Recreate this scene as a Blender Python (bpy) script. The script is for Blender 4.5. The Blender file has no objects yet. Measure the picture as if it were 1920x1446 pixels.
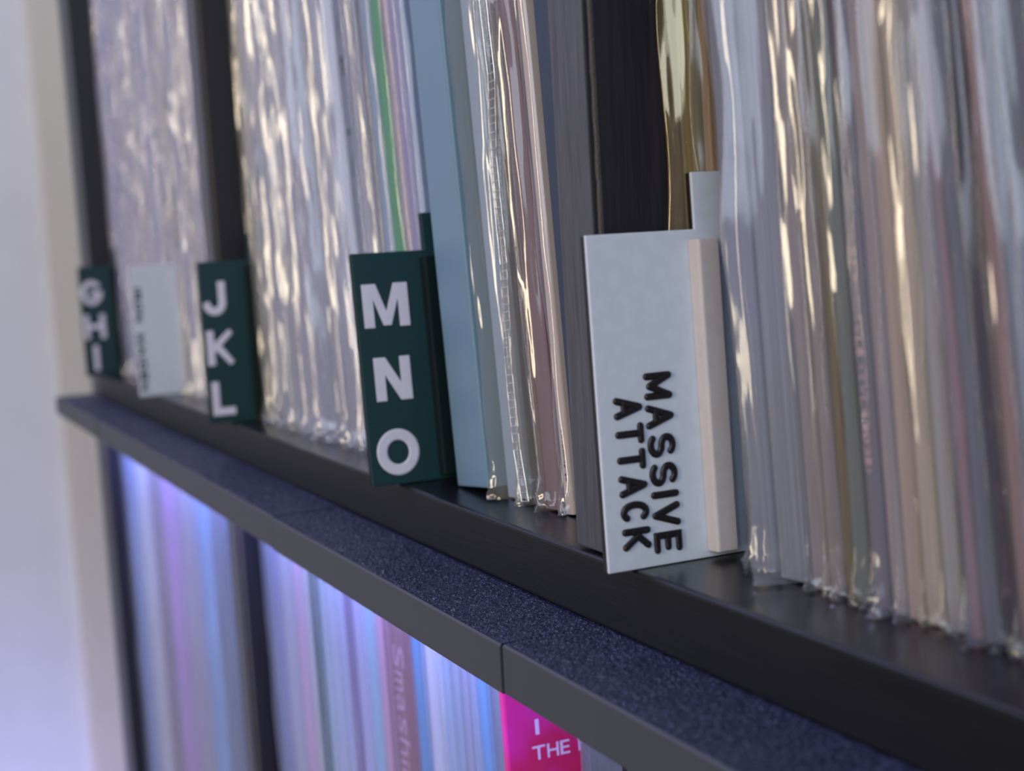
import bpy, math, random
from mathutils import Vector, Matrix, noise, Euler

S = 0.001                      # everything below is written in millimetres
sc = bpy.context.scene
col = sc.collection
rnd = random.Random(7)

# ------------------------------------------------------------------ camera, world, lights, exposure
YAW, PITCH, ROLL = 1.14102, 0.100105, -0.05972
fwd = Vector((-math.sin(YAW)*math.cos(PITCH), math.cos(YAW)*math.cos(PITCH), -math.sin(PITCH)))
rt = fwd.cross(Vector((0, 0, 1))).normalized()
up = rt.cross(fwd)
rt2 = rt*math.cos(ROLL) + up*math.sin(ROLL)
up2 = -rt*math.sin(ROLL) + up*math.cos(ROLL)
cam_d = bpy.data.cameras.new('camera')
cam = bpy.data.objects.new('camera', cam_d); col.objects.link(cam)
m = Matrix((rt2, up2, -fwd)).transposed().to_4x4()
m.translation = Vector((289.45, -145.47, 70.92))*S
cam.matrix_world = m
cam_d.sensor_width = 36.0
cam_d.lens = 2679.85/1920*36
cam_d.clip_start = 0.005; cam_d.clip_end = 20
cam_d.dof.use_dof = True
cam_d.dof.focus_distance = 0.345
cam_d.dof.aperture_fstop = cam_d.lens/3.7
sc.camera = cam

w = bpy.data.worlds.new('room'); sc.world = w; w.use_nodes = True
nt = w.node_tree; nt.nodes.clear()
o = nt.nodes.new('ShaderNodeOutputWorld'); bg = nt.nodes.new('ShaderNodeBackground')
tc = nt.nodes.new('ShaderNodeTexCoord'); sp = nt.nodes.new('ShaderNodeSeparateXYZ')
cr = nt.nodes.new('ShaderNodeValToRGB'); mr = nt.nodes.new('ShaderNodeMapRange')
nt.links.new(tc.outputs['Generated'], sp.inputs[0]); nt.links.new(sp.outputs['Z'], mr.inputs[0])
mr.inputs[1].default_value = -1; mr.inputs[2].default_value = 1
nt.links.new(mr.outputs[0], cr.inputs[0]); nt.links.new(cr.outputs[0], bg.inputs[0])
cr.color_ramp.elements[0].position = .25; cr.color_ramp.elements[0].color = (.16, .15, .17, 1)
cr.color_ramp.elements[1].position = .85; cr.color_ramp.elements[1].color = (.50, .54, .68, 1)
bg.inputs[1].default_value = 0.55
nt.links.new(bg.outputs[0], o.inputs[0])

def area(name, loc, target, sx, sy, power, color):
    d = bpy.data.lights.new(name, 'AREA'); d.shape = 'RECTANGLE'; d.size = sx; d.size_y = sy
    d.energy = power; d.color = color
    ob = bpy.data.objects.new(name, d); col.objects.link(ob)
    ob.location = loc
    ob.rotation_euler = (Vector(target)-Vector(loc)).to_track_quat('-Z', 'Y').to_euler()
    return ob
area('warm_window_light', (0.75, -1.9, 0.52), (-0.1, 0, 0.1), 0.26, 1.25, 21, (1.0, .84, .60))
area('cool_daylight', (1.7, -0.9, 0.9), (-0.1, 0, 0.05), 1.3, 1.1, 17, (.72, .84, 1.0))
area('violet_lamp', (-0.95, -0.7, 1.1), (-0.1, 0, 0), 0.5, 0.5, 12, (.48, .50, 1.0))
# the strip of LEDs that hangs under the edge covers and washes the lower row
area('led_strip_light', (-0.545, -0.012, -0.021), (-0.545, 0.016, -0.10), 0.34, 0.006, 0.36, (.34, .40, 1.0))
area('led_strip_light', (-0.16, -0.012, -0.021), (-0.16, 0.016, -0.10), 0.36, 0.006, 0.30, (.36, .42, 1.0))
area('led_strip_light', (0.16, -0.012, -0.021), (0.16, 0.016, -0.10), 0.26, 0.006, 0.18, (.36, .42, 1.0))
area('led_wall_wash', (-1.0, -0.1, -0.62), (-1.3, 0, -0.62), 0.25, 0.25, 1.2, (.35, .35, 1.0))

sc.view_settings.view_transform = 'Standard'
sc.view_settings.look = 'None'
sc.view_settings.exposure = 0.0
sc.view_settings.gamma = 1.0
sc.view_settings.use_curve_mapping = False
sc.cycles.use_denoising = True
sc.cycles.transparent_max_bounces = 48
sc.cycles.max_bounces = 10
sc.cycles.caustics_reflective = False
sc.cycles.caustics_refractive = False

# ------------------------------------------------------------------ helpers
def lin(c):
    return tuple((x/255/12.92 if x/255 <= .04045 else ((x/255+.055)/1.055)**2.4) for x in c) + (1.0,)

def mat(name):
    mt = bpy.data.materials.new(name); mt.use_nodes = True
    n = mt.node_tree; b = n.nodes['Principled BSDF']
    return mt, n, b
def N(n, t, **k):
    x = n.nodes.new(t)
    for a, v in k.items(): setattr(x, a, v)
    return x
def objcoord(n, scale):
    t = N(n, 'ShaderNodeTexCoord'); mp = N(n, 'ShaderNodeMapping')
    mp.inputs['Scale'].default_value = scale
    n.links.new(t.outputs['Object'], mp.inputs[0]); return mp.outputs[0]
def noise_tex(n, vec, scale, detail=3, rough=.55):
    t = N(n, 'ShaderNodeTexNoise'); t.inputs['Scale'].default_value = scale
    t.inputs['Detail'].default_value = detail; t.inputs['Roughness'].default_value = rough
    n.links.new(vec, t.inputs['Vector']); return t.outputs['Fac']
def ramp(n, fac, stops):
    r = N(n, 'ShaderNodeValToRGB'); e = r.color_ramp.elements
    e[0].position, e[0].color = stops[0]; e[1].position, e[1].color = stops[-1]
    for p, c in stops[1:-1]:
        q = e.new(p); q.color = c
    n.links.new(fac, r.inputs[0]); return r.outputs[0]
def bump(n, b, h, dist, strength=1.0):
    x = N(n, 'ShaderNodeBump'); x.inputs['Distance'].default_value = dist
    x.inputs['Strength'].default_value = strength
    n.links.new(h, x.inputs['Height']); n.links.new(x.outputs[0], b.inputs['Normal']); return x

def wood(name, c0, c1, axis, rough, spec=.5, grain=.00012):
    mt, n, b = mat(name)
    s = {'z': (1, 1, .05), 'x': (.05, 1, 1)}[axis]
    v = objcoord(n, tuple(k*1000 for k in s))
    f = noise_tex(n, v, .8, 5, .65)
    n.links.new(ramp(n, f, [(.3, lin(c0)), (.7, lin(c1))]), b.inputs['Base Color'])
    b.inputs['Roughness'].default_value = rough
    b.inputs['Specular IOR Level'].default_value = spec
    bump(n, b, f, grain, .8)
    return mt
M = {}
M['panel_front'] = wood('black_brown_edge_foil', (56, 57, 62), (84, 86, 93), 'z', .5)
M['panel_side'] = wood('black_brown_foil', (27, 25, 33), (39, 37, 46), 'z', .42)
M['board_top'] = wood('black_brown_board', (20, 19, 26), (27, 25, 33), 'x', .25)
M['board_edge'] = wood('black_brown_board_edge', (9, 9, 11), (20, 19, 20), 'x', .5, .3)

def plain(name, c, rough=.5, spec=.5, bs=None, bd=0, sss=0):
    mt, n, b = mat(name)
    b.inputs['Roughness'].default_value = rough; b.inputs['Specular IOR Level'].default_value = spec
    v = objcoord(n, (1000, 1000, 1000))
    f = noise_tex(n, v, bs or .15, 3)
    c2 = tuple(min(255, k*1.012+.5) for k in c); c1 = tuple(k*.988 for k in c)
    n.links.new(ramp(n, f, [(.35, lin(c1)), (.65, lin(c2))]), b.inputs['Base Color'])
    if bd: bump(n, b, f, bd)
    if sss:
        b.inputs['Subsurface Weight'].default_value = sss; b.inputs['Subsurface Scale'].default_value = .002
        b.inputs['Subsurface Radius'].default_value = (1, .9, .85)
    return mt
M['glue'] = plain('rough_glue_line', (92, 86, 82), .8, .3, 1.2, .0003)
M['white_plastic'] = plain('white_print', (204, 212, 226), .42, .4, .3, .00002, .25)
M['rail_plastic'] = plain('warm_white_print', (196, 188, 190), .45, .4, .3, .00002, .2)
M['black_plastic'] = plain('black_print', (18, 15, 20), .45, .45)
M['letter_black'] = plain('black_lettering', (22, 20, 27), .4, .5, 1.5, .00003)
M['letter_white'] = plain('white_lettering', (215, 212, 232), .5, .4)
M['tab_green_dark'] = plain('dark_green_print', (3, 22, 26), .75, .25)
M['cover_front'] = plain('charcoal_smooth_print', (58, 61, 68), .5, .4)
M['cream_trim'] = plain('cream_paint', (206, 201, 184), .7, .2)
M['wall'] = plain('pale_painted_wall', (220, 221, 219), .8, .2, .01)
M['floor'] = wood('oak_floor', (120, 100, 85), (150, 128, 108), 'x', .5)
# green tab: dark teal with fine print specks
mt, n, b = mat('teal_green_print'); M['tab_green'] = mt
v = objcoord(n, (1000, 1000, 1000)); f = noise_tex(n, v, 2.6, 4, .7)
n.links.new(ramp(n, f, [(.4, lin((6, 44, 50))), (.68, lin((12, 62, 66))), (.78, lin((70, 120, 125)))]), b.inputs['Base Color'])
b.inputs['Roughness'].default_value = .5; bump(n, b, f, .00008)
# textured top of the edge covers: fine grain, with sparkle painted into the colour as pale specks
mt, n, b = mat('grained_charcoal_painted_glints'); M['cover_top'] = mt
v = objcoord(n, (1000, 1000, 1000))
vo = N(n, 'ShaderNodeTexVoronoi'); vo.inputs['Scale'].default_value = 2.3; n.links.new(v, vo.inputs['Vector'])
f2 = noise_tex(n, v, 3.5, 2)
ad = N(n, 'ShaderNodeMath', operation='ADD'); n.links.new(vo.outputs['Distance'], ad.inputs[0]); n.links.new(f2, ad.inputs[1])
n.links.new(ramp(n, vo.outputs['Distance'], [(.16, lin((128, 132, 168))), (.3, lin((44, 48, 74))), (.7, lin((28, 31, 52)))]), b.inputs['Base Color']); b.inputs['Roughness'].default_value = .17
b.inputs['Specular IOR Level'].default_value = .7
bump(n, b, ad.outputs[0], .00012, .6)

# printed card of the jackets: colour comes from each object
mt, n, b = mat('printed_card'); M['card'] = mt
oi = N(n, 'ShaderNodeObjectInfo'); v = objcoord(n, (1000, 1000, 1000))
mp = N(n, 'ShaderNodeMapping'); mp.inputs['Scale'].default_value = (1.3, .1, .012)
n.links.new(v, mp.inputs[0]); f = noise_tex(n, mp.outputs[0], 1.0, 4, .7)
hs = N(n, 'ShaderNodeHueSaturation'); n.links.new(oi.outputs['Color'], hs.inputs['Color'])
mr = N(n, 'ShaderNodeMapRange'); mr.inputs[1].default_value = .3; mr.inputs[2].default_value = .7
mr.inputs[3].default_value = .62; mr.inputs[4].default_value = 1.3
n.links.new(f, mr.inputs[0]); n.links.new(mr.outputs[0], hs.inputs['Value'])
n.links.new(hs.outputs[0], b.inputs['Base Color']); b.inputs['Roughness'].default_value = .5
mt, n, b = mat('smooth_card'); M['card_smooth'] = mt
oi = N(n, 'ShaderNodeObjectInfo'); n.links.new(oi.outputs['Color'], b.inputs['Base Color'])
b.inputs['Roughness'].default_value = .42
f = noise_tex(n, objcoord(n, (300, 300, 60)), 1, 3); bump(n, b, f, .00006)
M['print_pale'] = plain('pale_spine_print', (186, 152, 186), .5, .3)
M['print_dim'] = plain('faint_spine_print', (196, 146, 138), .5, .3)
M['print_faint'] = plain('barely_legible_spine_print', (92, 70, 80), .5, .3)
M['print_dark'] = plain('dark_spine_print', (42, 40, 52), .5, .3)
M['print_title'] = plain('pink_white_title_print', (222, 196, 240), .5, .3)

def film(name, haze, tint, b1=.0009, rough=.11, base=.05, gcol=(1, 1, 1)):
    """thin clear plastic film: see-through, glossy, slightly milky"""
    mt = bpy.data.materials.new(name); mt.use_nodes = True; n = mt.node_tree; n.nodes.clear()
    out = N(n, 'ShaderNodeOutputMaterial')
    tr = N(n, 'ShaderNodeBsdfTransparent'); tr.inputs[0].default_value = (.97, .97, .98, 1)
    gl = N(n, 'ShaderNodeBsdfGlossy'); gl.inputs['Roughness'].default_value = rough
    gl.inputs['Color'].default_value = gcol+(1,)
    df = N(n, 'ShaderNodeBsdfDiffuse'); df.inputs[0].default_value = lin(tint)
    tl = N(n, 'ShaderNodeBsdfTranslucent'); tl.inputs[0].default_value = lin(tint)
    mx0 = N(n, 'ShaderNodeMixShader'); mx0.inputs[0].default_value = .45
    n.links.new(df.outputs[0], mx0.inputs[1]); n.links.new(tl.outputs[0], mx0.inputs[2])
    v = objcoord(n, (1000, 1000, 1000))
    mp = N(n, 'ShaderNodeMapping'); mp.inputs['Scale'].default_value = (.13, .13, .012)
    n.links.new(v, mp.inputs[0]); f = noise_tex(n, mp.outputs[0], 1, 2, .45)
    bp = N(n, 'ShaderNodeBump'); bp.inputs['Distance'].default_value = b1*3; bp.inputs['Strength'].default_value = .9
    n.links.new(f, bp.inputs['Height'])
    n.links.new(bp.outputs[0], gl.inputs['Normal'])
    lw = N(n, 'ShaderNodeLayerWeight'); lw.inputs[0].default_value = .3
    mr = N(n, 'ShaderNodeMapRange'); mr.inputs[3].default_value = base; mr.inputs[4].default_value = .85
    pw = N(n, 'ShaderNodeMath', operation='POWER'); pw.inputs[1].default_value = 3.0
    n.links.new(lw.outputs['Facing'], pw.inputs[0]); n.links.new(pw.outputs[0], mr.inputs[0])
    mxh = N(n, 'ShaderNodeMixShader'); mxh.inputs[0].default_value = haze
    n.links.new(tr.outputs[0], mxh.inputs[1]); n.links.new(mx0.outputs[0], mxh.inputs[2])
    mxg = N(n, 'ShaderNodeMixShader'); n.links.new(mr.outputs[0], mxg.inputs[0])
    n.links.new(mxh.outputs[0], mxg.inputs[1]); n.links.new(gl.outputs[0], mxg.inputs[2])
    n.links.new(mxg.outputs[0], out.inputs[0])
    return mt
M['film'] = film('clear_sleeve_film', .17, (200, 202, 218), .0006, .09)
M['film_thin'] = film('thin_sleeve_film', .06, (200, 202, 218), .0006, .09)
M['film_seam'] = film('beaded_seam_film', .30, (226, 224, 220), .0004, .2, .40)
M['film_old'] = film('yellowed_sleeve_film', .12, (214, 208, 188), .0011, .08)
M['film_warm_gloss'] = film('warm_gloss_sleeve_film', .12, (220, 200, 150), .0013, .07, .14, (1.0, .86, .58))  # clear film; golden highlight colour put into its gloss and tint
M['film_grey'] = film('grey_sleeve_film', .26, (186, 192, 212), .0005, .1)

def mesh_obj(name, verts, faces, material, parent=None, smooth=False, mats=None, fm=None, color=None):
    me = bpy.data.meshes.new(name)
    me.from_pydata([tuple(c*S for c in v) for v in verts], [], faces)
    for k in (mats or [material]): me.materials.append(k)
    if fm: me.polygons.foreach_set('material_index', fm)
    if smooth: me.polygons.foreach_set('use_smooth', [True]*len(me.polygons))
    me.update()
    ob = bpy.data.objects.new(name, me); col.objects.link(ob)
    if parent: ob.parent = parent
    if color: ob.color = lin(color)
    return ob

def prism(profile, a0, a1, axis):
    """extrude a closed 2-D profile along an axis: 'x' takes (y,z), 'y' takes (x,z), 'z' takes (x,y)"""
    k = len(profile)
    def P(p, a):
        return {'x': (a, p[0], p[1]), 'y': (p[0], a, p[1]), 'z': (p[0], p[1], a)}[axis]
    V = [P(p, a0) for p in profile] + [P(p, a1) for p in profile]
    F = [tuple(range(k)), tuple(range(2*k-1, k-1, -1))]
    F += [(i, i+k, (i+1) % k + k, (i+1) % k) for i in range(k)]
    return V, F

def rrect(x0, y0, x1, y1, r, seg=3):
    pts = []
    for cx, cy, a in ((x1-r, y0+r, -90), (x1-r, y1-r, 0), (x0+r, y1-r, 90), (x0+r, y0+r, 180)):
        for i in range(seg+1):
            t = math.radians(a + 90*i/seg); pts.append((cx+r*math.cos(t), cy+r*math.sin(t)))
    return pts

def fix(ob):
    import bmesh
    bm = bmesh.new(); bm.from_mesh(ob.data); bmesh.ops.recalc_face_normals(bm, faces=bm.faces)
    bm.to_mesh(ob.data); bm.free(); return ob

def bevel(ob, wd, seg=2):
    import bmesh
    bm = bmesh.new(); bm.from_mesh(ob.data); bmesh.ops.recalc_face_normals(bm, faces=bm.faces)
    es = [e for e in bm.edges if len(e.link_faces) == 2 and e.calc_face_angle() > .5]
    bmesh.ops.bevel(bm, geom=es, offset=wd*S, segments=seg, profile=.6, affect='EDGES')
    bm.to_mesh(ob.data); bm.free(); return ob

def box(name, x0, y0, z0, x1, y1, z1, material, parent=None, bv=0, color=None, seg=2):
    V, F = prism([(x0, y0), (x1, y0), (x1, y1), (x0, y1)], z0, z1, 'z')
    ob = mesh_obj(name, V, F, material, parent, color=color)
    return bevel(ob, bv, seg) if bv else fix(ob)

def thing(name, label, cat, loc=(0, 0, 0), rot=(0, 0, 0), group=None):
    ob = bpy.data.objects.new(name, None); col.objects.link(ob)
    ob.empty_display_size = .01
    ob.location = Vector(loc)*S; ob.rotation_euler = rot
    ob['label'] = label; ob['category'] = cat
    if group: ob['group'] = group
    return ob

_glyph = {}
def glyph(ch, off, extr, bv=0.0, shear=0):
    key = (ch, off, extr, bv, shear)
    if key in _glyph: return _glyph[key]
    cu = bpy.data.curves.new('t', 'FONT'); cu.body = ch; cu.size = 1; cu.offset = off
    cu.extrude = extr; cu.bevel_depth = bv; cu.bevel_resolution = 2; cu.resolution_u = 5
    ob = bpy.data.objects.new('t', cu); col.objects.link(ob)
    dg = bpy.context.evaluated_depsgraph_get()
    me = ob.evaluated_get(dg).to_mesh()
    V = [tuple(x.co) for x in me.vertices]; F = [tuple(p.vertices) for p in me.polygons]
    ob.evaluated_get(dg).to_mesh_clear()
    bpy.data.objects.remove(ob); bpy.data.curves.remove(cu)
    xs = [v[0] for v in V] or [0]; ys = [v[1] for v in V] or [0]
    _glyph[key] = (V, F, min(xs), max(xs), min(ys), max(ys))
    return _glyph[key]

import itertools
def arc(cx, cy, rx, ry, a0, a1, k=14):
    return [(cx+rx*math.cos(math.radians(a0+(a1-a0)*i/k)), cy+ry*math.sin(math.radians(a0+(a1-a0)*i/k))) for i in range(k+1)]
STROKES = {
 'M': [[(0, 0), (0, 1)], [(0, 1), (.5, .12)], [(.5, .12), (1, 1)], [(1, 1), (1, 0)]],
 'N': [[(0, 0), (0, 1)], [(0, 1), (1, 0)], [(1, 0), (1, 1)]],
 'O': [arc(.5, .5, .5, .5, 0, 360, 36)],
 'J': [[(1, 1), (1, .32)] + arc(.5, .32, .5, .32, 0, -165, 14)[1:]],
 'K': [[(0, 0), (0, 1)], [(1, 1), (.06, .40)], [(.32, .58), (1, 0)]],
 'L': [[(0, 1), (0, 0), (1, 0)]],
 'G': [arc(.5, .5, .5, .5, 48, 340, 30) + [(1, .45), (.55, .45)]],
 'H': [[(0, 0), (0, 1)], [(1, 0), (1, 1)], [(0, .5), (1, .5)]],
 'I': [[(.5, 0), (.5, 1)]],
 'A': [[(0, 0), (.5, 1)], [(.5, 1), (1, 0)], [(.2, .33), (.8, .33)]],
 'S': [arc(.5, .745, .46, .255, 35, 270, 16) + arc(.5, .245, .5, .245, 90, -145, 16)[1:]],
 'V': [[(0, 1), (.5, 0)], [(.5, 0), (1, 1)]],
 'E': [[(1, 1), (0, 1), (0, 0), (1, 0)], [(0, .5), (.85, .5)]],
 'T': [[(0, 1), (1, 1)], [(.5, 1), (.5, 0)]],
 'C': [arc(.5, .5, .5, .5, 48, 312, 28)],
 'R': [[(0, 0), (0, 1), (.55, 1)] + arc(.55, .72, .42, .28, 90, -90, 10)[1:] + [(0, .44)], [(.5, .44), (1, 0)]],
 'D': [[(0, 0), (0, 1), (.4, 1)] + arc(.4, .5, .6, .5, 90, -90, 14)[1:] + [(0, 0)]],
}
def outline(ch, t):
    if ch == 'M': return [(0, 0), (0, 1), (t*1.35, 1), (.5, .36), (1-t*1.35, 1), (1, 1), (1, 0), (1-t, 0), (1-t, .66), (.5+.38*t, .04), (.5-.38*t, .04), (t, .66), (t, 0)]
    if ch == 'N': return [(0, 0), (0, 1), (t*1.15, 1), (1-t, .40), (1-t, 1), (1, 1), (1, 0), (1-t*1.15, 0), (t, .60), (t, 0)]
    return None
def stroke_letter(ch, a0, b0, a1, b1, put, material, parent, thick, sw, rounded=False, name='letter'):
    """a letter drawn with strokes sw wide inside the box a0..a1 x b0..b1, raised by thick"""
    ol = None if rounded else outline(ch, sw/(a1-a0))
    if ol:
        k = len(ol); Q = [(a0+x*(a1-a0), b0+y*(b1-b0)) for x, y in ol]
        V = [put(x, y, z_) for z_ in (0, thick) for x, y in Q]
        ob = mesh_obj(name, V, [tuple(range(k)), tuple(range(k, 2*k))] + [(i, (i+1) % k, (i+1) % k+k, i+k) for i in range(k)], material, parent)
        return bevel(ob, .16, 2)
    V = []; F = []; h = sw/2; lift = 0
    A0, A1, B0, B1 = a0+h, a1-h, b0+h, b1-h
    for line in STROKES[ch]:
        P = [Vector((A0+x*(A1-A0), B0+y*(B1-B0))) for x, y in line]
        closed = (P[0]-P[-1]).length < 1e-4 and len(P) > 8
        if closed: P = P[:-1]
        k = len(P); Lf = []; Rt = []
        for i in range(k):
            if closed: d0 = (P[i]-P[i-1]).normalized(); d1 = (P[(i+1) % k]-P[i]).normalized()
            else:
                d0 = (P[i]-P[i-1]).normalized() if i else (P[1]-P[0]).normalized()
                d1 = (P[i+1]-P[i]).normalized() if i < k-1 else d0
            tn = (d0+d1).normalized(); nm = Vector((-tn.y, tn.x)); mscale = 1/max(.45, math.sqrt(max(.01, (1+d0.dot(d1))/2)))
            c = P[i].copy()
            if not closed and not rounded:      # flat ends reach the box edge on straight strokes
                if i == 0: c -= d1*h*(.96)
                if i == k-1: c += d0*h*(.96)
            Lf.append(c+nm*h*mscale); Rt.append(c-nm*h*mscale)
        cut = h*.28 if not rounded else h*.45
        polys = []
        def ring(a, b):
            return None
        # body: quads with a narrow chamfer along the sides
        b = len(V)
        for i in range(k):
            nrm = (Lf[i]-Rt[i]).normalized()
            for q, zz in ((Rt[i], 0), (Rt[i], thick*.55), (Rt[i]+nrm*cut, thick+lift), (Lf[i]-nrm*cut, thick+lift), (Lf[i], thick*.55), (Lf[i], 0)):
                if not rounded: q = Vector((min(a1, max(a0, q.x)), min(b1, max(b0, q.y))))
                V.append(put(q.x, q.y, zz))
        segs = range(k) if closed else range(k-1)
        for i in segs:
            j = (i+1) % k
            for e in range(5): F.append((b+i*6+e, b+j*6+e, b+j*6+e+1, b+i*6+e+1))
        if not closed:
            for i in (0, k-1): F.append(tuple(b+i*6+e for e in range(6)))
            if rounded:
                for i, dr in ((0, (P[0]-P[1]).normalized()), (k-1, (P[-1]-P[-2]).normalized())):
                    b2 = len(V); nn = Vector((-dr.y, dr.x)); m_ = 7
                    for r_, zz in ((h, 0), (h, thick*.55), (h-cut, thick+lift)):
                        for q in range(m_):
                            t_ = math.pi*q/(m_-1); pt = P[i]+(nn*math.cos(t_)+dr*math.sin(t_))*r_
                            V.append(put(pt.x, pt.y, zz))
                    for r_ in range(2):
                        for q in range(m_-1): F.append((b2+r_*m_+q, b2+r_*m_+q+1, b2+(r_+1)*m_+q+1, b2+(r_+1)*m_+q))
                    F.append(tuple(b2+2*m_+q for q in range(m_)))
        lift += .012
    if rounded:     # fill the outer corners with discs so joints stay round
        for line in STROKES[ch]:
            if len(line) < 8:
                for x, y in line:
                    c = Vector((A0+x*(A1-A0), B0+y*(B1-B0))); b2 = len(V); lift += .004
                    for r_, zz in ((h, 0), (h, thick*.55), (h-h*.45, thick+lift)):
                        for q in range(12):
                            t_ = math.tau*q/12; V.append(put(c.x+math.cos(t_)*r_, c.y+math.sin(t_)*r_, zz))
                    for r_ in range(2):
                        for q in range(12): F.append((b2+r_*12+q, b2+r_*12+(q+1) % 12, b2+(r_+1)*12+(q+1) % 12, b2+(r_+1)*12+q))
                    F.append(tuple(b2+24+q for q in range(12)))
    return fix(mesh_obj(name, V, F, material, parent))

def letter(ch, a0, b0, a1, b1, put, material, parent, thick, off=.02, bv=.0, name='letter'):
    """fit a glyph into the box a0..a1 (along the text) x b0..b1 (its height); put(a, b, c) -> local point"""
    V, F, x0, x1, y0, y1 = glyph(ch, off, .1, bv)
    zmx = max(v[2] for v in V) or .1
    out = [put(a0 + (v[0]-x0)/(x1-x0)*(a1-a0), b0 + (v[1]-y0)/(y1-y0)*(b1-b0), v[2]/zmx*thick) for v in V]
    return fix(mesh_obj(name, out, F, material, parent))

# ------------------------------------------------------------------ the setting
def struct(ob): ob['kind'] = 'structure'; return ob
struct(box('wall_back', -1300, 402, -900, 1500, 420, 1500, M['wall']))
struct(box('wall_left', -1320, -1500, -900, -1300, 402, 1500, M['wall']))
struct(box('floor', -1320, -2500, -920, 1500, 420, -900, M['floor']))
struct(box('trim_1', -1299.5, 48, -900, -1280, 130, 1500, M['cream_trim'], bv=3))

# ------------------------------------------------------------------ the shelving unit
T = 15.8
unit = thing('shelving_unit', 'black-brown wooden cube shelving unit holding two rows of records', 'shelf', (0, 0, -900))
def part(name, *a, **k):
    ob = box(name, *a, **k); ob.location.z += 900*S; ob.parent = unit; return ob
def board(z1, x0=-686, x1=351):
    prof = rrect(0, z1-T, 390, z1, 1.1)
    V, F = prism(prof, x0, x1, 'x')
    ob = mesh_obj('shelf_board', V, F, None, unit, mats=[M['board_top'], M['board_edge']])
    fix(ob); ob.location.z += 900*S
    for p in ob.data.polygons:
        p.use_smooth = False
        if p.center.y < .0006 and abs(p.normal.z) < .75: p.material_index = 1
    return ob
board(0, -686); board(351); board(-351); board(-702)
def upright(x0, x1, z0, z1, fy=1.3, gap=.7):
    name = 'side_panel' if x1-x0 > 20 else 'divider_panel'
    ob = box(name, x0, fy, z0+gap, x1, 389, z1, None, bv=0)
    me = ob.data; me.materials.clear(); me.materials.append(M['panel_side']); me.materials.append(M['panel_front'])
    bevel(ob, .5, 2)
    for p in me.polygons:
        if p.normal.y < -.8: p.material_index = 1
    ob.location.z += 900*S; ob.parent = unit
    # rough line where the edge foil meets the side
    k = max(6, int((z1-z0)/3)); V = []; F = []
    for i in range(k+1):
        z = z0+gap+(z1-z0-gap)*i/k; wv = noise.noise(Vector((x0*.1, 0, z*.25)))*.35
        V += [(x1+.05, fy+1.3+wv, z), (x1+.22, fy+1.9+wv*.6, z), (x1+.05, fy+2.6+wv*.3, z)]
    for i in range(k):
        a = 3*i; F += [(a, a+1, a+4, a+3), (a+1, a+2, a+5, a+4)]
    e = mesh_obj('edge_band', V, F, M['glue'], ob)
for z0, z1 in ((0, 335), (-351, -T), (-702, -351-T)):
    upright(0, 16, z0, z1); upright(-351, -335, z0, z1)
    upright(351, 390, z0, z1) if z0 != 0 else None
part('side_panel', -725, 1, -740, -686, 390, 371, M['panel_side'], bv=.8)
part('side_panel', 351, 1, 0, 390, 390, 371, M['panel_side'], bv=.8)

# ------------------------------------------------------------------ edge covers along the board
ED, EH = 23.9, 11.35
def edge_cover(x0, x1, label, dy=0, dz=0, dx=0):
    t = thing('edge_cover', label, 'edge cover', (x0+dx, -.25+dy, -T+dz), group='edge covers clipped along the shelf board')
    L = x1-x0-1.0
    # grained top plate
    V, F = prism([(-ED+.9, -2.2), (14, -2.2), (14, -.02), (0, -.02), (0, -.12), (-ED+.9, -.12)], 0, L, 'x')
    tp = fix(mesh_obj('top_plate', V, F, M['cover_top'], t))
    # grain of the textured print bed: real relief on the visible strip
    px_, py_ = .42, .42
    nx, ny = int(L/px_), int((ED-.9)/py_)
    V = []; F = []
    for j in range(ny+1):
        for i in range(nx+1):
            e = 0 if (i in (0, nx) or j in (0, ny)) else rnd.gauss(0, .2)
            V.append((i*L/nx+rnd.uniform(-.1, .1)*(0 < i < nx), -ED+.9+j*(ED-.9)/ny, -.06+e))
    for j in range(ny):
        for i in range(nx):
            a = j*(nx+1)+i; F.append((a, a+1, a+nx+2, a+nx+1))
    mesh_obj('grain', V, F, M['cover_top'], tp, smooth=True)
    # smooth front lip with a softened upper corner
    prof = [(-ED, -EH+.4), (-ED+.4, -EH), (-ED+2.0, -EH), (-ED+2.0, -2.2), (-ED+.92, -2.2), (-ED+.92, -.05), (-ED+.55, -.12), (-ED+.1, -.6)]
    V, F = prism(prof, 0, L, 'x')
    bevel(mesh_obj('front_lip', V, F, M['cover_front'], t), .15, 1)
    return t
J = 11.3; L_ = 185.6
edge_cover(-731+8, J-3*L_, 'charcoal edge cover at the far left end of the board, beside the wall')
edge_cover(J-3*L_, J-2*L_, 'charcoal edge cover below the green G H I tab, second from the wall', .35, -.25)
edge_cover(J-2*L_, J-L_, 'charcoal edge cover below the green J K L tab', 0, .1)
edge_cover(J-L_, J, 'charcoal grained edge cover in sharp focus below the green M N O tab', -.3, -.15)
edge_cover(J, J+L_, 'charcoal grained edge cover nearest the camera, below the white sign', 0, 0)

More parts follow.
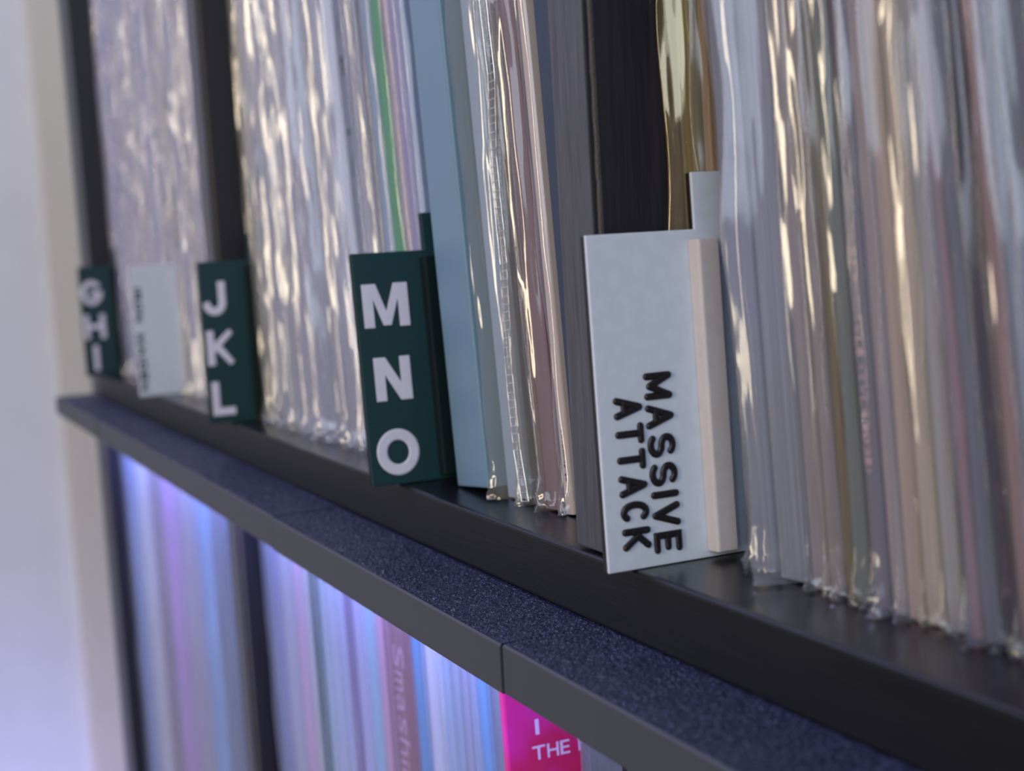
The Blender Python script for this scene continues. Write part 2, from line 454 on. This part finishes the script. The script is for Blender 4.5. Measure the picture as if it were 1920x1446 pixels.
# ------------------------------------------------------------------ divider signs
def sign(name, label, x, yf, lean, colour, wf, texts, th=71., ph=83., pdep=150, white=False):
    """x-facing printed divider: front tab with lettering, taller panel between the records, raised rail"""
    t = thing(name, label, 'divider', (x, yf, .15), (0, -math.atan(lean), 0), group='printed record dividers')
    face, back, rail = colour
    prof = [(0, 0), (wf+pdep, 0), (wf+pdep, ph), (wf+.4, ph), (wf+.4, th), (0, th)]
    V, F = prism(prof, -2.4, -.8, 'x'); bevel(mesh_obj('backing', V, F, back, t), .15, 1)
    V, F = prism([(a, b) for a, b in prof], -.8, 0, 'x'); bevel(mesh_obj('face_panel', V, F, face, t), .22, 2)
    a0 = wf-1.6
    V, F = prism([(0, a0), (3.2, a0+.3), (3.6, a0+.8), (3.6, a0+5.6), (0, a0+6.2)], 1.4, th-2.2, 'z')
    bevel(mesh_obj('rail', V, F, rail, t), .3, 2)
    for tx in texts: tx(t)
    return t
def upright_letters(items, material, th=.35, off=.03):
    def f(t):
        for ch, y0, z0, y1, z1 in items:
            stroke_letter(ch, y0, z0, y1, z1, lambda a, b, c: (c, a, b), material, t, th, 3.3)
    return f
ADV = {'I': .3, 'M': 1.12, ' ': .5, 'J': .8, 'W': 1.2, '1': .7, '(': .5, ')': .5, '.': .35, 'E': .88, 'L': .85, 'T': .95}
def down_letters(word, z_top, z_bot, y_lo, y_hi, material, th=.5, sw=1.5, gap=.2):
    adv = [ADV.get(c, 1.0) for c in word]; tot = sum(adv) + gap*(len(word)-1)
    k = (z_top-z_bot)/tot
    def f(t):
        a = 0
        for c, w_ in zip(word, adv):
            if c != ' ':
                stroke_letter(c, a*k, y_lo, (a+w_)*k, y_hi, lambda p, q, r: (r, q, z_top-p), material, t, th, sw, True)
            a += w_ + gap
    return f
GREEN = (M['tab_green'], M['tab_green_dark'], M['tab_green_dark'])
WHITE = (M['white_plastic'], M['black_plastic'], M['rail_plastic'])
sign('letter_divider', 'dark green divider tab lettered M N O', -113.4, -8.5, .082, GREEN, 23.2,
     [upright_letters([('M', 2.2, 47.6, 16.8, 60.8), ('N', 3.8, 25.4, 15.4, 38.6), ('O', 2.2, 2.8, 15.8, 16.8)], M['letter_white'])], 70.2, 81.5)
sign('letter_divider', 'dark green divider tab lettered J K L', -323.5, -8.8, .0, GREEN, 21.5,
     [upright_letters([('J', .9, 46.8, 11., 61.4), ('K', 1.2, 25.2, 12.6, 40.4), ('L', 1.8, 3.4, 11.6, 18.2)], M['letter_white'])], 70, 81.5)
sign('letter_divider', 'dark green divider tab lettered G H I at the far left', -668, -9.5, .0, GREEN, 22,
     [upright_letters([('G', -.1+.4, 46, 14.2, 62.), ('H', .9, 24, 14.4, 40.), ('I', 5.4, 3.4, 8.8, 20.)], M['letter_white'])], 71, 82)
sign('artist_divider', 'white divider sign with black raised words MASSIVE ATTACK', 28.5, -6, .036, WHITE, 26.2,
     [down_letters('MASSIVE', 41.4, 2.6, 11.3, 18.2, M['letter_black'], .55, 1.5),
      down_letters('ATTACK', 36.9, 4.2, 3.7, 10.6, M['letter_black'], .55, 1.5)], 71.2, 83.4)
sign('artist_divider', 'white divider sign with small black words, left of the J K L tab', -486, -9, .0, WHITE, 26,
     [down_letters('IRON', 58.4, 40.2, .9, 5.0, M['letter_black'], .4, .95),
      down_letters('MAIDEN', 33.4, 2.8, .9, 5.0, M['letter_black'], .4, .95)], 69.6, 78)

# ------------------------------------------------------------------ records
def jacket(w_, dep, h, color, parent, material, name='jacket'):
    r = min(.55, w_*.3)
    V, F = prism([(0, r), (r*.3, r*.3), (r, 0), (w_-r, 0), (w_-r*.3, r*.3), (w_, r), (w_, dep), (0, dep)], 0, h, 'z')
    return fix(mesh_obj(name, V, F, material, parent, color=color))

def sleeve(w_, p, seed, parent, material, coarse=False, hem=1.0, wob=1.0, zmax=322, name='plastic_sleeve', tip=.5):
    """clear bag round the jacket whose loose front edge stands out p mm and whose hem crumples on the board"""
    g = 0.18
    base = [(-g, 90, 0), (-g-.1, 25, .1), (-g-.25, 9, .3), (-g-.15, 3, .5), (0.02*w_-.1, -.25, .5), (w_*tip*.5, -.25-p*.45, .8),
            (w_*tip-.32, -p+.1, 1), (w_*tip, -p-.28, 1), (w_*tip+.32, -p+.1, 1), (w_*(.5+tip*.5), -.25-p*.45, .8), (w_*.98+.1, -.25, .5),
            (w_+g+.15, 3, .5), (w_+g+.25, 9, .3), (w_+g+.1, 25, .1), (w_+g, 90, 0)]
    zs = [0, .7, 1.6, 2.6, 3.8, 5.2, 7, 9]
    z = 11.5
    st = 5.5 if coarse else 2.6
    zfine = 250
    while z < zfine: zs.append(z); z += st
    zs += [zfine+10, zfine+40, zmax]
    V = []; F = []
    o1 = seed*13.37
    for iz, z in enumerate(zs):
        flare = max(0, 1-z/9.0)*hem
        for ix, (x, y, k) in enumerate(base):
            n1 = noise.noise(Vector((o1, z*.014, 0)))
            n2 = noise.noise(Vector((o1+ix*.22, z*.038, 5)))
            n3 = noise.noise(Vector((o1+ix*.7, z*.095, 9)))
            dx = k*(n1*1.5*min(1.3, .35+p*.16) + n2*.9 + n3*.16)*wob
            dy = k*(n2*.55 + noise.noise(Vector((o1+40, z*.035, 2)))*p*.28)*wob
            if flare > 0:
                c = noise.noise(Vector((o1+ix*1.3, z*.55, 3)))*2.2 + noise.noise(Vector((o1+ix*.5, 7, z*.3)))*1.6
                dx += k*flare*c; dy -= k*flare*(1.2+abs(c)*.8)
            V.append((x+dx, y+dy, z if z > .1 else z+.1))
    m_ = len(base)
    for iz in range(len(zs)-1):
        for ix in range(m_-1):
            a = iz*m_+ix; F.append((a, a+1, a+m_+1, a+m_))
    return mesh_obj(name, V, F, material, parent, smooth=True)

DEP, HT = 312, 314
def soft(c, t, g=(162, 163, 178)):
    return tuple(a+(b-a)*t for a, b in zip(c, g))
def record(label, x0, w_, lean, yf, color, bag='film', p=3.5, seed=None, group=None, coarse=False, z0=0, mat_='card', hem=1., wob=1., kind='record', tip=.5):
    name = 'record_box_set' if kind == 'box set' else 'record'
    t = thing(name, label, kind, (x0, yf, z0+.25), (0, -math.atan(lean), 0), group)
    jacket(w_-.5, DEP, HT, color, t, M[mat_])
    if bag: sleeve(w_-.5, p, seed if seed is not None else abs(x0)*.7+z0, t, M[bag], coarse, hem, wob, tip=tip)
    return t

def spine_text(t, word, x_lo, x_hi, z_top, z_bot, material, off=.0, name='spine_print'):
    """flat print that reads down the spine"""
    adv = [ADV.get(c.upper(), 1.0)*(1 if c.isupper() or not c.isalpha() else .8) for c in word]
    tot = sum(adv)+.2*(len(word)-1); k = (z_top-z_bot)/tot; a = 0; V = []; F = []
    for c, w1 in zip(word, adv):
        if c != ' ':
            gv, gf, gx0, gx1, gy0, gy1 = glyph(c, off, .01)
            low = 1. if (c.isupper() or c.isdigit() or c in '()bdfhklt') else .76
            desc = -.24 if c in 'gpqy' else 0
            b = len(V)
            for q in gv:
                u = (a + (q[0]-gx0)/max(1e-6, gx1-gx0)*w1)*k
                h = desc + (q[1]-gy0)/max(1e-6, gy1-gy0)*(low-desc)
                if c in '.-·': h = .4+(q[1]-gy0)*1.2
                V.append((x_lo+(x_hi-x_lo)*h, -.06-(.03 if q[2] > 0 else 0), z_top-u))
            F += [tuple(i+b for i in f) for f in gf]
        a += w1+.2
    return mesh_obj(name, V, F, material, t)

# --- upper right compartment, from the centre divider towards the camera
record('olive grey record in a crinkled sleeve with gold-tinted highlights against the centre divider', 17.6, 5.6, .022, 24.5, (132, 118, 84), 'film_warm_gloss', 5.4, 3, wob=1.5)
record('tan record behind the white MASSIVE ATTACK sign', 23.6, 3.0, .02, 26.5, (158, 134, 110), 'film_old', 3.0, 5)
cdat = [
 ('pale steel-blue record in a grey sleeve right of the MASSIVE ATTACK sign', 42.1, 9.6, .058, (138, 150, 172), 'film', 2.5),
 ('silver-grey record whose wide sleeve flap stands out furthest, right of the white sign', 52.9, 9.5, .062, (158, 164, 180), 'film', 9),
 ('mauve-beige record right of the widest loose sleeve flap', 63.9, 5.7, .066, (166, 150, 152), 'film', 2.5),
 ('grey-mauve record in a rippled sleeve with a bright wavy reflection', 69.5, 5.0, .068, (150, 138, 140), 'film_old', 2.4),
 ('olive-brown record, thin, between rippled sleeves', 74.2, 3.2, .067, (112, 96, 62), 'film', 2.0),
 ('grey-green record in a sleeve left of the dark brown spine', 77.2, 4.9, .067, (98, 112, 114), 'film_old', 2.1),
 ('dark brown record with small reddish catalogue print down its spine', 82.1, 5.0, .067, (64, 44, 44), 'film', 1.4),
 ('warm beige record right of the dark brown spine', 87.6, 4.0, .070, (170, 152, 142), 'film', 4.6),
 ('tan record, second right of the dark brown spine', 91.8, 4.6, .071, (196, 170, 150), 'film', 3.0),
 ('cream record with a crumpled sleeve foot, third right of the dark brown spine', 96.6, 4.9, .072, (200, 184, 172), 'film_old', 1.9),
 ('pale grey record just left of the thin red spine', 101.7, 4.6, .075, (172, 172, 176), 'film_old', 2.3),
 ('thin orange-red record in a clear sleeve', 107.3, 2.8, .083, (150, 72, 60), 'film', 1.9),
 ('slate-grey record just right of the thin red spine', 110.6, 4.2, .09, (82, 88, 104), 'film', 4.4),
 ('dark plum record with faint print low on its spine', 115.2, 3.6, .094, (46, 34, 56), 'film', 2.0),
 ('dusty pink record right of the dark plum spine', 119.2, 4.0, .098, (150, 118, 126), 'film_old', 1.8),
 ('pale blue-grey record, second right of the dark plum spine', 123.7, 4.6, .102, (160, 176, 190), 'film', 3.6),
 ('dark grey record at the right edge of the picture', 128.8, 5.0, .106, (84, 88, 100), 'film', 4.5),
 ('brown-grey record just past the right edge of the picture', 134.4, 4.6, .108, (120, 112, 112), 'film', 3.5),
 ('grey record past the right edge of the picture', 139.6, 4.8, .11, (140, 142, 152), 'film', 3.5)]
for i, (lb, x0, w_, k, c, bag, p) in enumerate(cdat):
    t = record(lb, x0, w_, k, 20, soft(tuple(q*.88 for q in c), .12 if 'brown' in lb or 'plum' in lb else .3, (122, 118, 124)), ('film_thin' if p < 2.1 and bag != 'film_old' else bag), p, 20+i*3.1, hem=.3 if p == 9 else 1.)
    if 'catalogue' in lb:
        spine_text(t, 'RCA · TVL1 (TVL43031)', 1.0, 2.8, 66, 25, M['print_dim'], 0)
    if 'faint print' in lb:
        spine_text(t, 'DCR·2041', .9, 2.4, 27, 9, M['print_faint'], 0)

# --- upper middle compartment, right end
record('navy record set leaning against the centre divider', -30.8, 13, .07, 17.5, (36, 52, 76), None, mat_='card_smooth')
t = record('cream record with tiny dark print low on its spine, beside the navy set', -36.6, 5.0, .088, 17, (206, 190, 180), 'film', 1.6, 61, mat_='card_smooth')
spine_text(t, 'SAVE0041·15', 1.9, 2.7, 22, 8.5, M['print_dark'])
record('mauve record with a wavy sleeve edge, left of the cream spine', -46.2, 8.8, .094, 16.5, (122, 98, 108), 'film_old', 4.0, 66, mat_='card_smooth')
record('thin dark red record left of the mauve spine', -49.4, 2.6, .094, 17, (92, 40, 44), 'film', 1.2, 69)
seamed = record('dark grey-brown record whose sleeve edge is a beaded transparent seam', -56.0, 6.0, .092, 17, (74, 68, 70), 'film_old', 4.2, 72)
t = record('pale record in a loose yellowish sleeve right of the blue box', -70.0, 13.0, .09, 16, (150, 166, 184), 'film_old', 5.0, 75, mat_='card_smooth', tip=.08)
# beaded, air-bubbled seam of that sleeve: a chain of little raised cells
V = []; F = []
def tube(a, b_, r, nseg=5):
    a = Vector(a); b_ = Vector(b_); d = (b_-a).normalized(); u = d.orthogonal().normalized(); w2 = d.cross(u); b0 = len(V)
    for p_ in (a, b_):
        for q in range(nseg):
            t_ = math.tau*q/nseg; V.append(tuple(p_+(u*math.cos(t_)+w2*math.sin(t_))*r))
    for q in range(nseg): F.append((b0+q, b0+(q+1) % nseg, b0+nseg+(q+1) % nseg, b0+nseg+q))
SEAMPTS = [(0, 7.7), (15.1, 5.4), (36.3, 5.3), (64.5, 8.5), (92.5, 8.5), (113.0, 12.4), (133.8, 11.6)]
def seam_x(z):
    pts = SEAMPTS
    for (za, xa), (zb, xb) in zip(pts, pts[1:]):
        if z <= zb: return xa+(xb-xa)*(z-za)/(zb-za)
    return pts[-1][1]
z = 1.5; prev = None
while z < 175:
    h = 1.9+.7*rnd.random(); cx = seam_x(z)
    A = Vector((cx-1.9+.25*rnd.random(), -5.8, z)); B = Vector((cx+1.5+.25*rnd.random(), -5.4, z+.15))
    tube(A, B, .2)
    if prev: tube(prev[0], A, .24); tube(prev[1], B, .24)
    prev = (A, B); z += h
ob = mesh_obj('beaded_seam', V, F, M['film_seam'], seamed, smooth=True); ob['kind'] = 'stuff'
# the plain blue box set
t = thing('record_box_set', 'plain grey-blue box set leaning right of the M N O tab', 'box set', (-96.8, 12, .3), (0, -math.atan(.1), 0))
bevel(jacket(22.4, 315, 316, (106, 135, 157), t, M['card_smooth'], 'box_shell'), .5, 2)

# --- upper middle compartment, main run
bx = [-330, -322.7, -314, -307.3, -300, -293.4, -286, -279.2, -271.5, -264.2, -257, -249.9, -245, -239.6, -234.5, -229.6, -221.2, -213.7,
      -206.3, -198.6, -193.9, -184.3, -178.7, -174.4, -171.2, -165.9, -157.7, -146.8, -140.6, -133.6, -128.1]
bz = 140
bc = [(150, 148, 120, 'olive-beige'), (188, 178, 156, 'cream'), (150, 146, 140, 'warm grey'), (186, 178, 158, 'sand'), (138, 142, 150, 'mid grey'),
      (170, 178, 190, 'silver-blue'), (150, 158, 176, 'steel-blue'), (196, 190, 178, 'ivory'), (176, 180, 188, 'light grey'), (150, 138, 142, 'taupe'),
      (172, 160, 160, 'pinkish grey'), (128, 140, 156, 'slate'), (190, 184, 176, 'off-white'), (120, 128, 140, 'dark slate'), (182, 182, 180, 'light stone'),
      (150, 150, 148, 'stone grey'), (172, 172, 172, 'ash grey'), (150, 146, 158, 'lilac-grey'), (176, 172, 186, 'pale lilac'),
      (164, 158, 170, 'dusty lilac'), (92, 112, 136, 'denim blue'), (178, 176, 194, 'pale lavender'), (56, 60, 66, 'near-black'), (158, 152, 164, 'grey-mauve'),
      (74, 76, 86, 'charcoal'), (140, 164, 188, 'light blue'), (52, 152, 88, 'bright green'), (176, 152, 162, 'rose-grey'),
      (150, 142, 186, 'lavender'), (138, 154, 190, 'periwinkle')]
def klean(x):
    pts = [(-345, .02), (-320, .035), (-285, .06), (-240, .09), (-190, .105), (-150, .112), (-120, .1)]
    for (a, ka), (b, kb) in zip(pts, pts[1:]):
        if x <= b: return ka+(kb-ka)*(x-a)/(b-a)
    return .1
order = ['just right of the J K L tab'] + ['']*100
for i in range(len(bx)-1):
    k = klean(bx[i]); x0 = bx[i]+k*bz; w_ = bx[i+1]-bx[i]-.25
    r_, g_, b_, nm = bc[i]
    if i < 20:
        where = ('in a sleeve shortly right of the J K L tab' if i < 7 else 'midway between the J K L and M N O tabs' if i < 14 else 'in a sleeve left of the denim blue spine')
    else: where = 'standing behind the M N O tab' if i > 25 else 'with a narrow spine just left of the bright green one'
    lb = '%s record %s' % (nm, where)
    t = record(lb, x0, w_, k, 17, soft((r_, g_, b_), .35 if i < 24 else .1), ('film_old' if i in (0, 1, 7) else 'film') if i not in (20, 24) else 'film',
               (3.2+1.8*((i*37) % 5)/4) if i < 20 else 1.6, i*2.3+101, coarse=(i < 6), wob=.75 if i < 10 else .5, hem=1.2)
    if i == 20:
        spine_text(t, 'A · E   I ·', 2.2, 5.0, 168, 96, M['print_dark'], .02)

# --- upper left compartment
ac = [(190, 172, 160), (182, 176, 186), (160, 164, 190), (150, 152, 180), (170, 170, 190), (120, 116, 136), (184, 176, 170), (200, 190, 170), (166, 168, 186),
      (150, 148, 166), (176, 170, 168), (196, 186, 172), (140, 142, 156)]
ANAMES = ['pinkish beige', 'pale mauve-grey', 'lavender-blue', 'violet-grey', 'pale lavender', 'dusky purple', 'warm grey', 'cream', 'cool lilac',
          'mid lilac-grey', 'stone', 'light sand', 'slate-lilac']
ORD = 'first second third fourth fifth sixth seventh eighth ninth tenth eleventh twelfth thirteenth fourteenth fifteenth sixteenth seventeenth eighteenth nineteenth twentieth twenty-first twenty-second twenty-third twenty-fourth twenty-fifth twenty-sixth twenty-seventh twenty-eighth twenty-ninth thirtieth'.split()
cnt = {}
x = -683.5; i = 0
while x < -396:
    w_ = 8.2+2.2*((i*53) % 7)/6
    if abs(x-(-668)) < 3: x += 2.8
    if -489 < x+w_ and x < -484: x = -483
    near = x > -484
    k = .0+.10*(x+686)/290
    cnt[near] = cnt.get(near, 0)+1
    nm = ANAMES[i % len(ac)]
    lb = '%s record in a glinting sleeve, %s right of the %s' % (nm, ORD[cnt[near]-1], 'small white sign' if near else 'G H I tab')
    grp = 'blurred records left of the J K L tab' if near else 'blurred records right of the G H I tab'
    record(lb, x+k*110+1, w_-.4, k*.7, 17, soft(ac[i % len(ac)], .3), 'film_old' if i % 6 == 0 else 'film', 3.0+(i % 3)*.7, i*3.7+300, grp, coarse=True, wob=1.1, hem=1.2)
    x += w_; i += 1

# --- lower left compartment
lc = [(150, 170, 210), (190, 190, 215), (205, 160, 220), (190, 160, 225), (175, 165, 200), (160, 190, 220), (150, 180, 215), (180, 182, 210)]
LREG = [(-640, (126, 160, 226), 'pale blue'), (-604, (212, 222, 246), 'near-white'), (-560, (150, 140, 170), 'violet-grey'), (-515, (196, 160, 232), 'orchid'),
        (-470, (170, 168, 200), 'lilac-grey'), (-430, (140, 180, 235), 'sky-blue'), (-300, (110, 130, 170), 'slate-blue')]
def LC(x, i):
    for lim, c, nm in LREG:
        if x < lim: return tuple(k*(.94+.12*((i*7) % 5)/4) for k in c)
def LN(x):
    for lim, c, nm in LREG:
        if x < lim: return nm
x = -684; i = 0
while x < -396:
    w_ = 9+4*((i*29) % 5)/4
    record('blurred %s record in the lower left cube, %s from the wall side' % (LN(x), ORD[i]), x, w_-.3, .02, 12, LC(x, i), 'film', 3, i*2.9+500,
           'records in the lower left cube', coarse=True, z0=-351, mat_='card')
    x += w_; i += 1

# --- lower middle compartment
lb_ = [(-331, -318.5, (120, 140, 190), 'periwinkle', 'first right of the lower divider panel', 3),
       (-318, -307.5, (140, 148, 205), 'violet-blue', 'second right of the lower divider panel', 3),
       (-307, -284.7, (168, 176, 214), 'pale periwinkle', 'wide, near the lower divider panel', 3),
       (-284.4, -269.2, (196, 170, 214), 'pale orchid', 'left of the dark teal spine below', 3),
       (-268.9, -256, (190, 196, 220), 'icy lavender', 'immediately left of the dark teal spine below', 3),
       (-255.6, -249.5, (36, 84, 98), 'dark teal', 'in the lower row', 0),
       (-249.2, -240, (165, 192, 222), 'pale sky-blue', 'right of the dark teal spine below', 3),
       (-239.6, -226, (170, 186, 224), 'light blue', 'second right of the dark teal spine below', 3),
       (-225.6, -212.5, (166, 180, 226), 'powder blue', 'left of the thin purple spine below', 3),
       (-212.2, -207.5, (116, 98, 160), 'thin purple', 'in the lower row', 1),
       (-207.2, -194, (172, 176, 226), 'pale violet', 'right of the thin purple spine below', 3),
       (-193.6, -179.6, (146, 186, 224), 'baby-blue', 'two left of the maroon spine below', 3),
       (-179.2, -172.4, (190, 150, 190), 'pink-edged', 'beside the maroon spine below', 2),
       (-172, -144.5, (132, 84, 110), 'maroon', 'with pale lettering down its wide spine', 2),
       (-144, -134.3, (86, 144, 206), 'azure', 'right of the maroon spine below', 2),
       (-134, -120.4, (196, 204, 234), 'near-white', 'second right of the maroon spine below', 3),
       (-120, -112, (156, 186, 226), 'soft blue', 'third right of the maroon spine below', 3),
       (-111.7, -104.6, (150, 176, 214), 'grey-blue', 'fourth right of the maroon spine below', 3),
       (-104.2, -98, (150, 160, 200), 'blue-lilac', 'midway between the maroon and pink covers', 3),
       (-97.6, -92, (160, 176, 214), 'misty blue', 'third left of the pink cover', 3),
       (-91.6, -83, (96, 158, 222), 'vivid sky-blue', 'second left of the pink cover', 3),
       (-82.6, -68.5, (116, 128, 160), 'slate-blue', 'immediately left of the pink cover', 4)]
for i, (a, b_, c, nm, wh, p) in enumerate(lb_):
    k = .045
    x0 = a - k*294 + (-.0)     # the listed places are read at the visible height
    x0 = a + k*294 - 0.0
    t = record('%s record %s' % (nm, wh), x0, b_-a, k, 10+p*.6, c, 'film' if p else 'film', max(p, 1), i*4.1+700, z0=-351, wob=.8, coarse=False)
    if nm == 'maroon':
        spine_text(t, 'Smashing Pumpkins', 9, 19, 288, 168, M['print_pale'], .0)
# pink cover that stands out, its front turned to the camera
t = thing('record', 'bright pink record cover with pale capitals beside the slate-blue sleeve', 'record', (-67.2+.045*294, 8.2, -350.8), (0, -math.atan(.045), 0))
mt, n, b = mat('pink_print'); v = objcoord(n, (1000, 1000, 1000)); f = noise_tex(n, v, .05, 2)
n.links.new(ramp(n, f, [(.38, lin((214, 44, 150))), (.6, lin((200, 34, 96)))]), b.inputs['Base Color']); b.inputs['Roughness'].default_value = .4
jacket(3.2, 312, 314, (214, 50, 150), t, mt)
for wd, y0, z0, y1, z1 in [('T', 7.6, 277.0, 11.6, 281.0), ('H', 12.2, 277.0, 15.8, 281.0), ('E', 16.3, 277.0, 19.3, 281.0),
                           ('F', 22.0, 277.0, 24.8, 281.0), ('I', 9.0, 284.2, 10.2, 288.6)]:
    letter(wd, y0, z0, y1, z1, lambda a, b, c: (3.22+c*.1, a, b), M['print_title'], t, .1, .01, name='title_print')
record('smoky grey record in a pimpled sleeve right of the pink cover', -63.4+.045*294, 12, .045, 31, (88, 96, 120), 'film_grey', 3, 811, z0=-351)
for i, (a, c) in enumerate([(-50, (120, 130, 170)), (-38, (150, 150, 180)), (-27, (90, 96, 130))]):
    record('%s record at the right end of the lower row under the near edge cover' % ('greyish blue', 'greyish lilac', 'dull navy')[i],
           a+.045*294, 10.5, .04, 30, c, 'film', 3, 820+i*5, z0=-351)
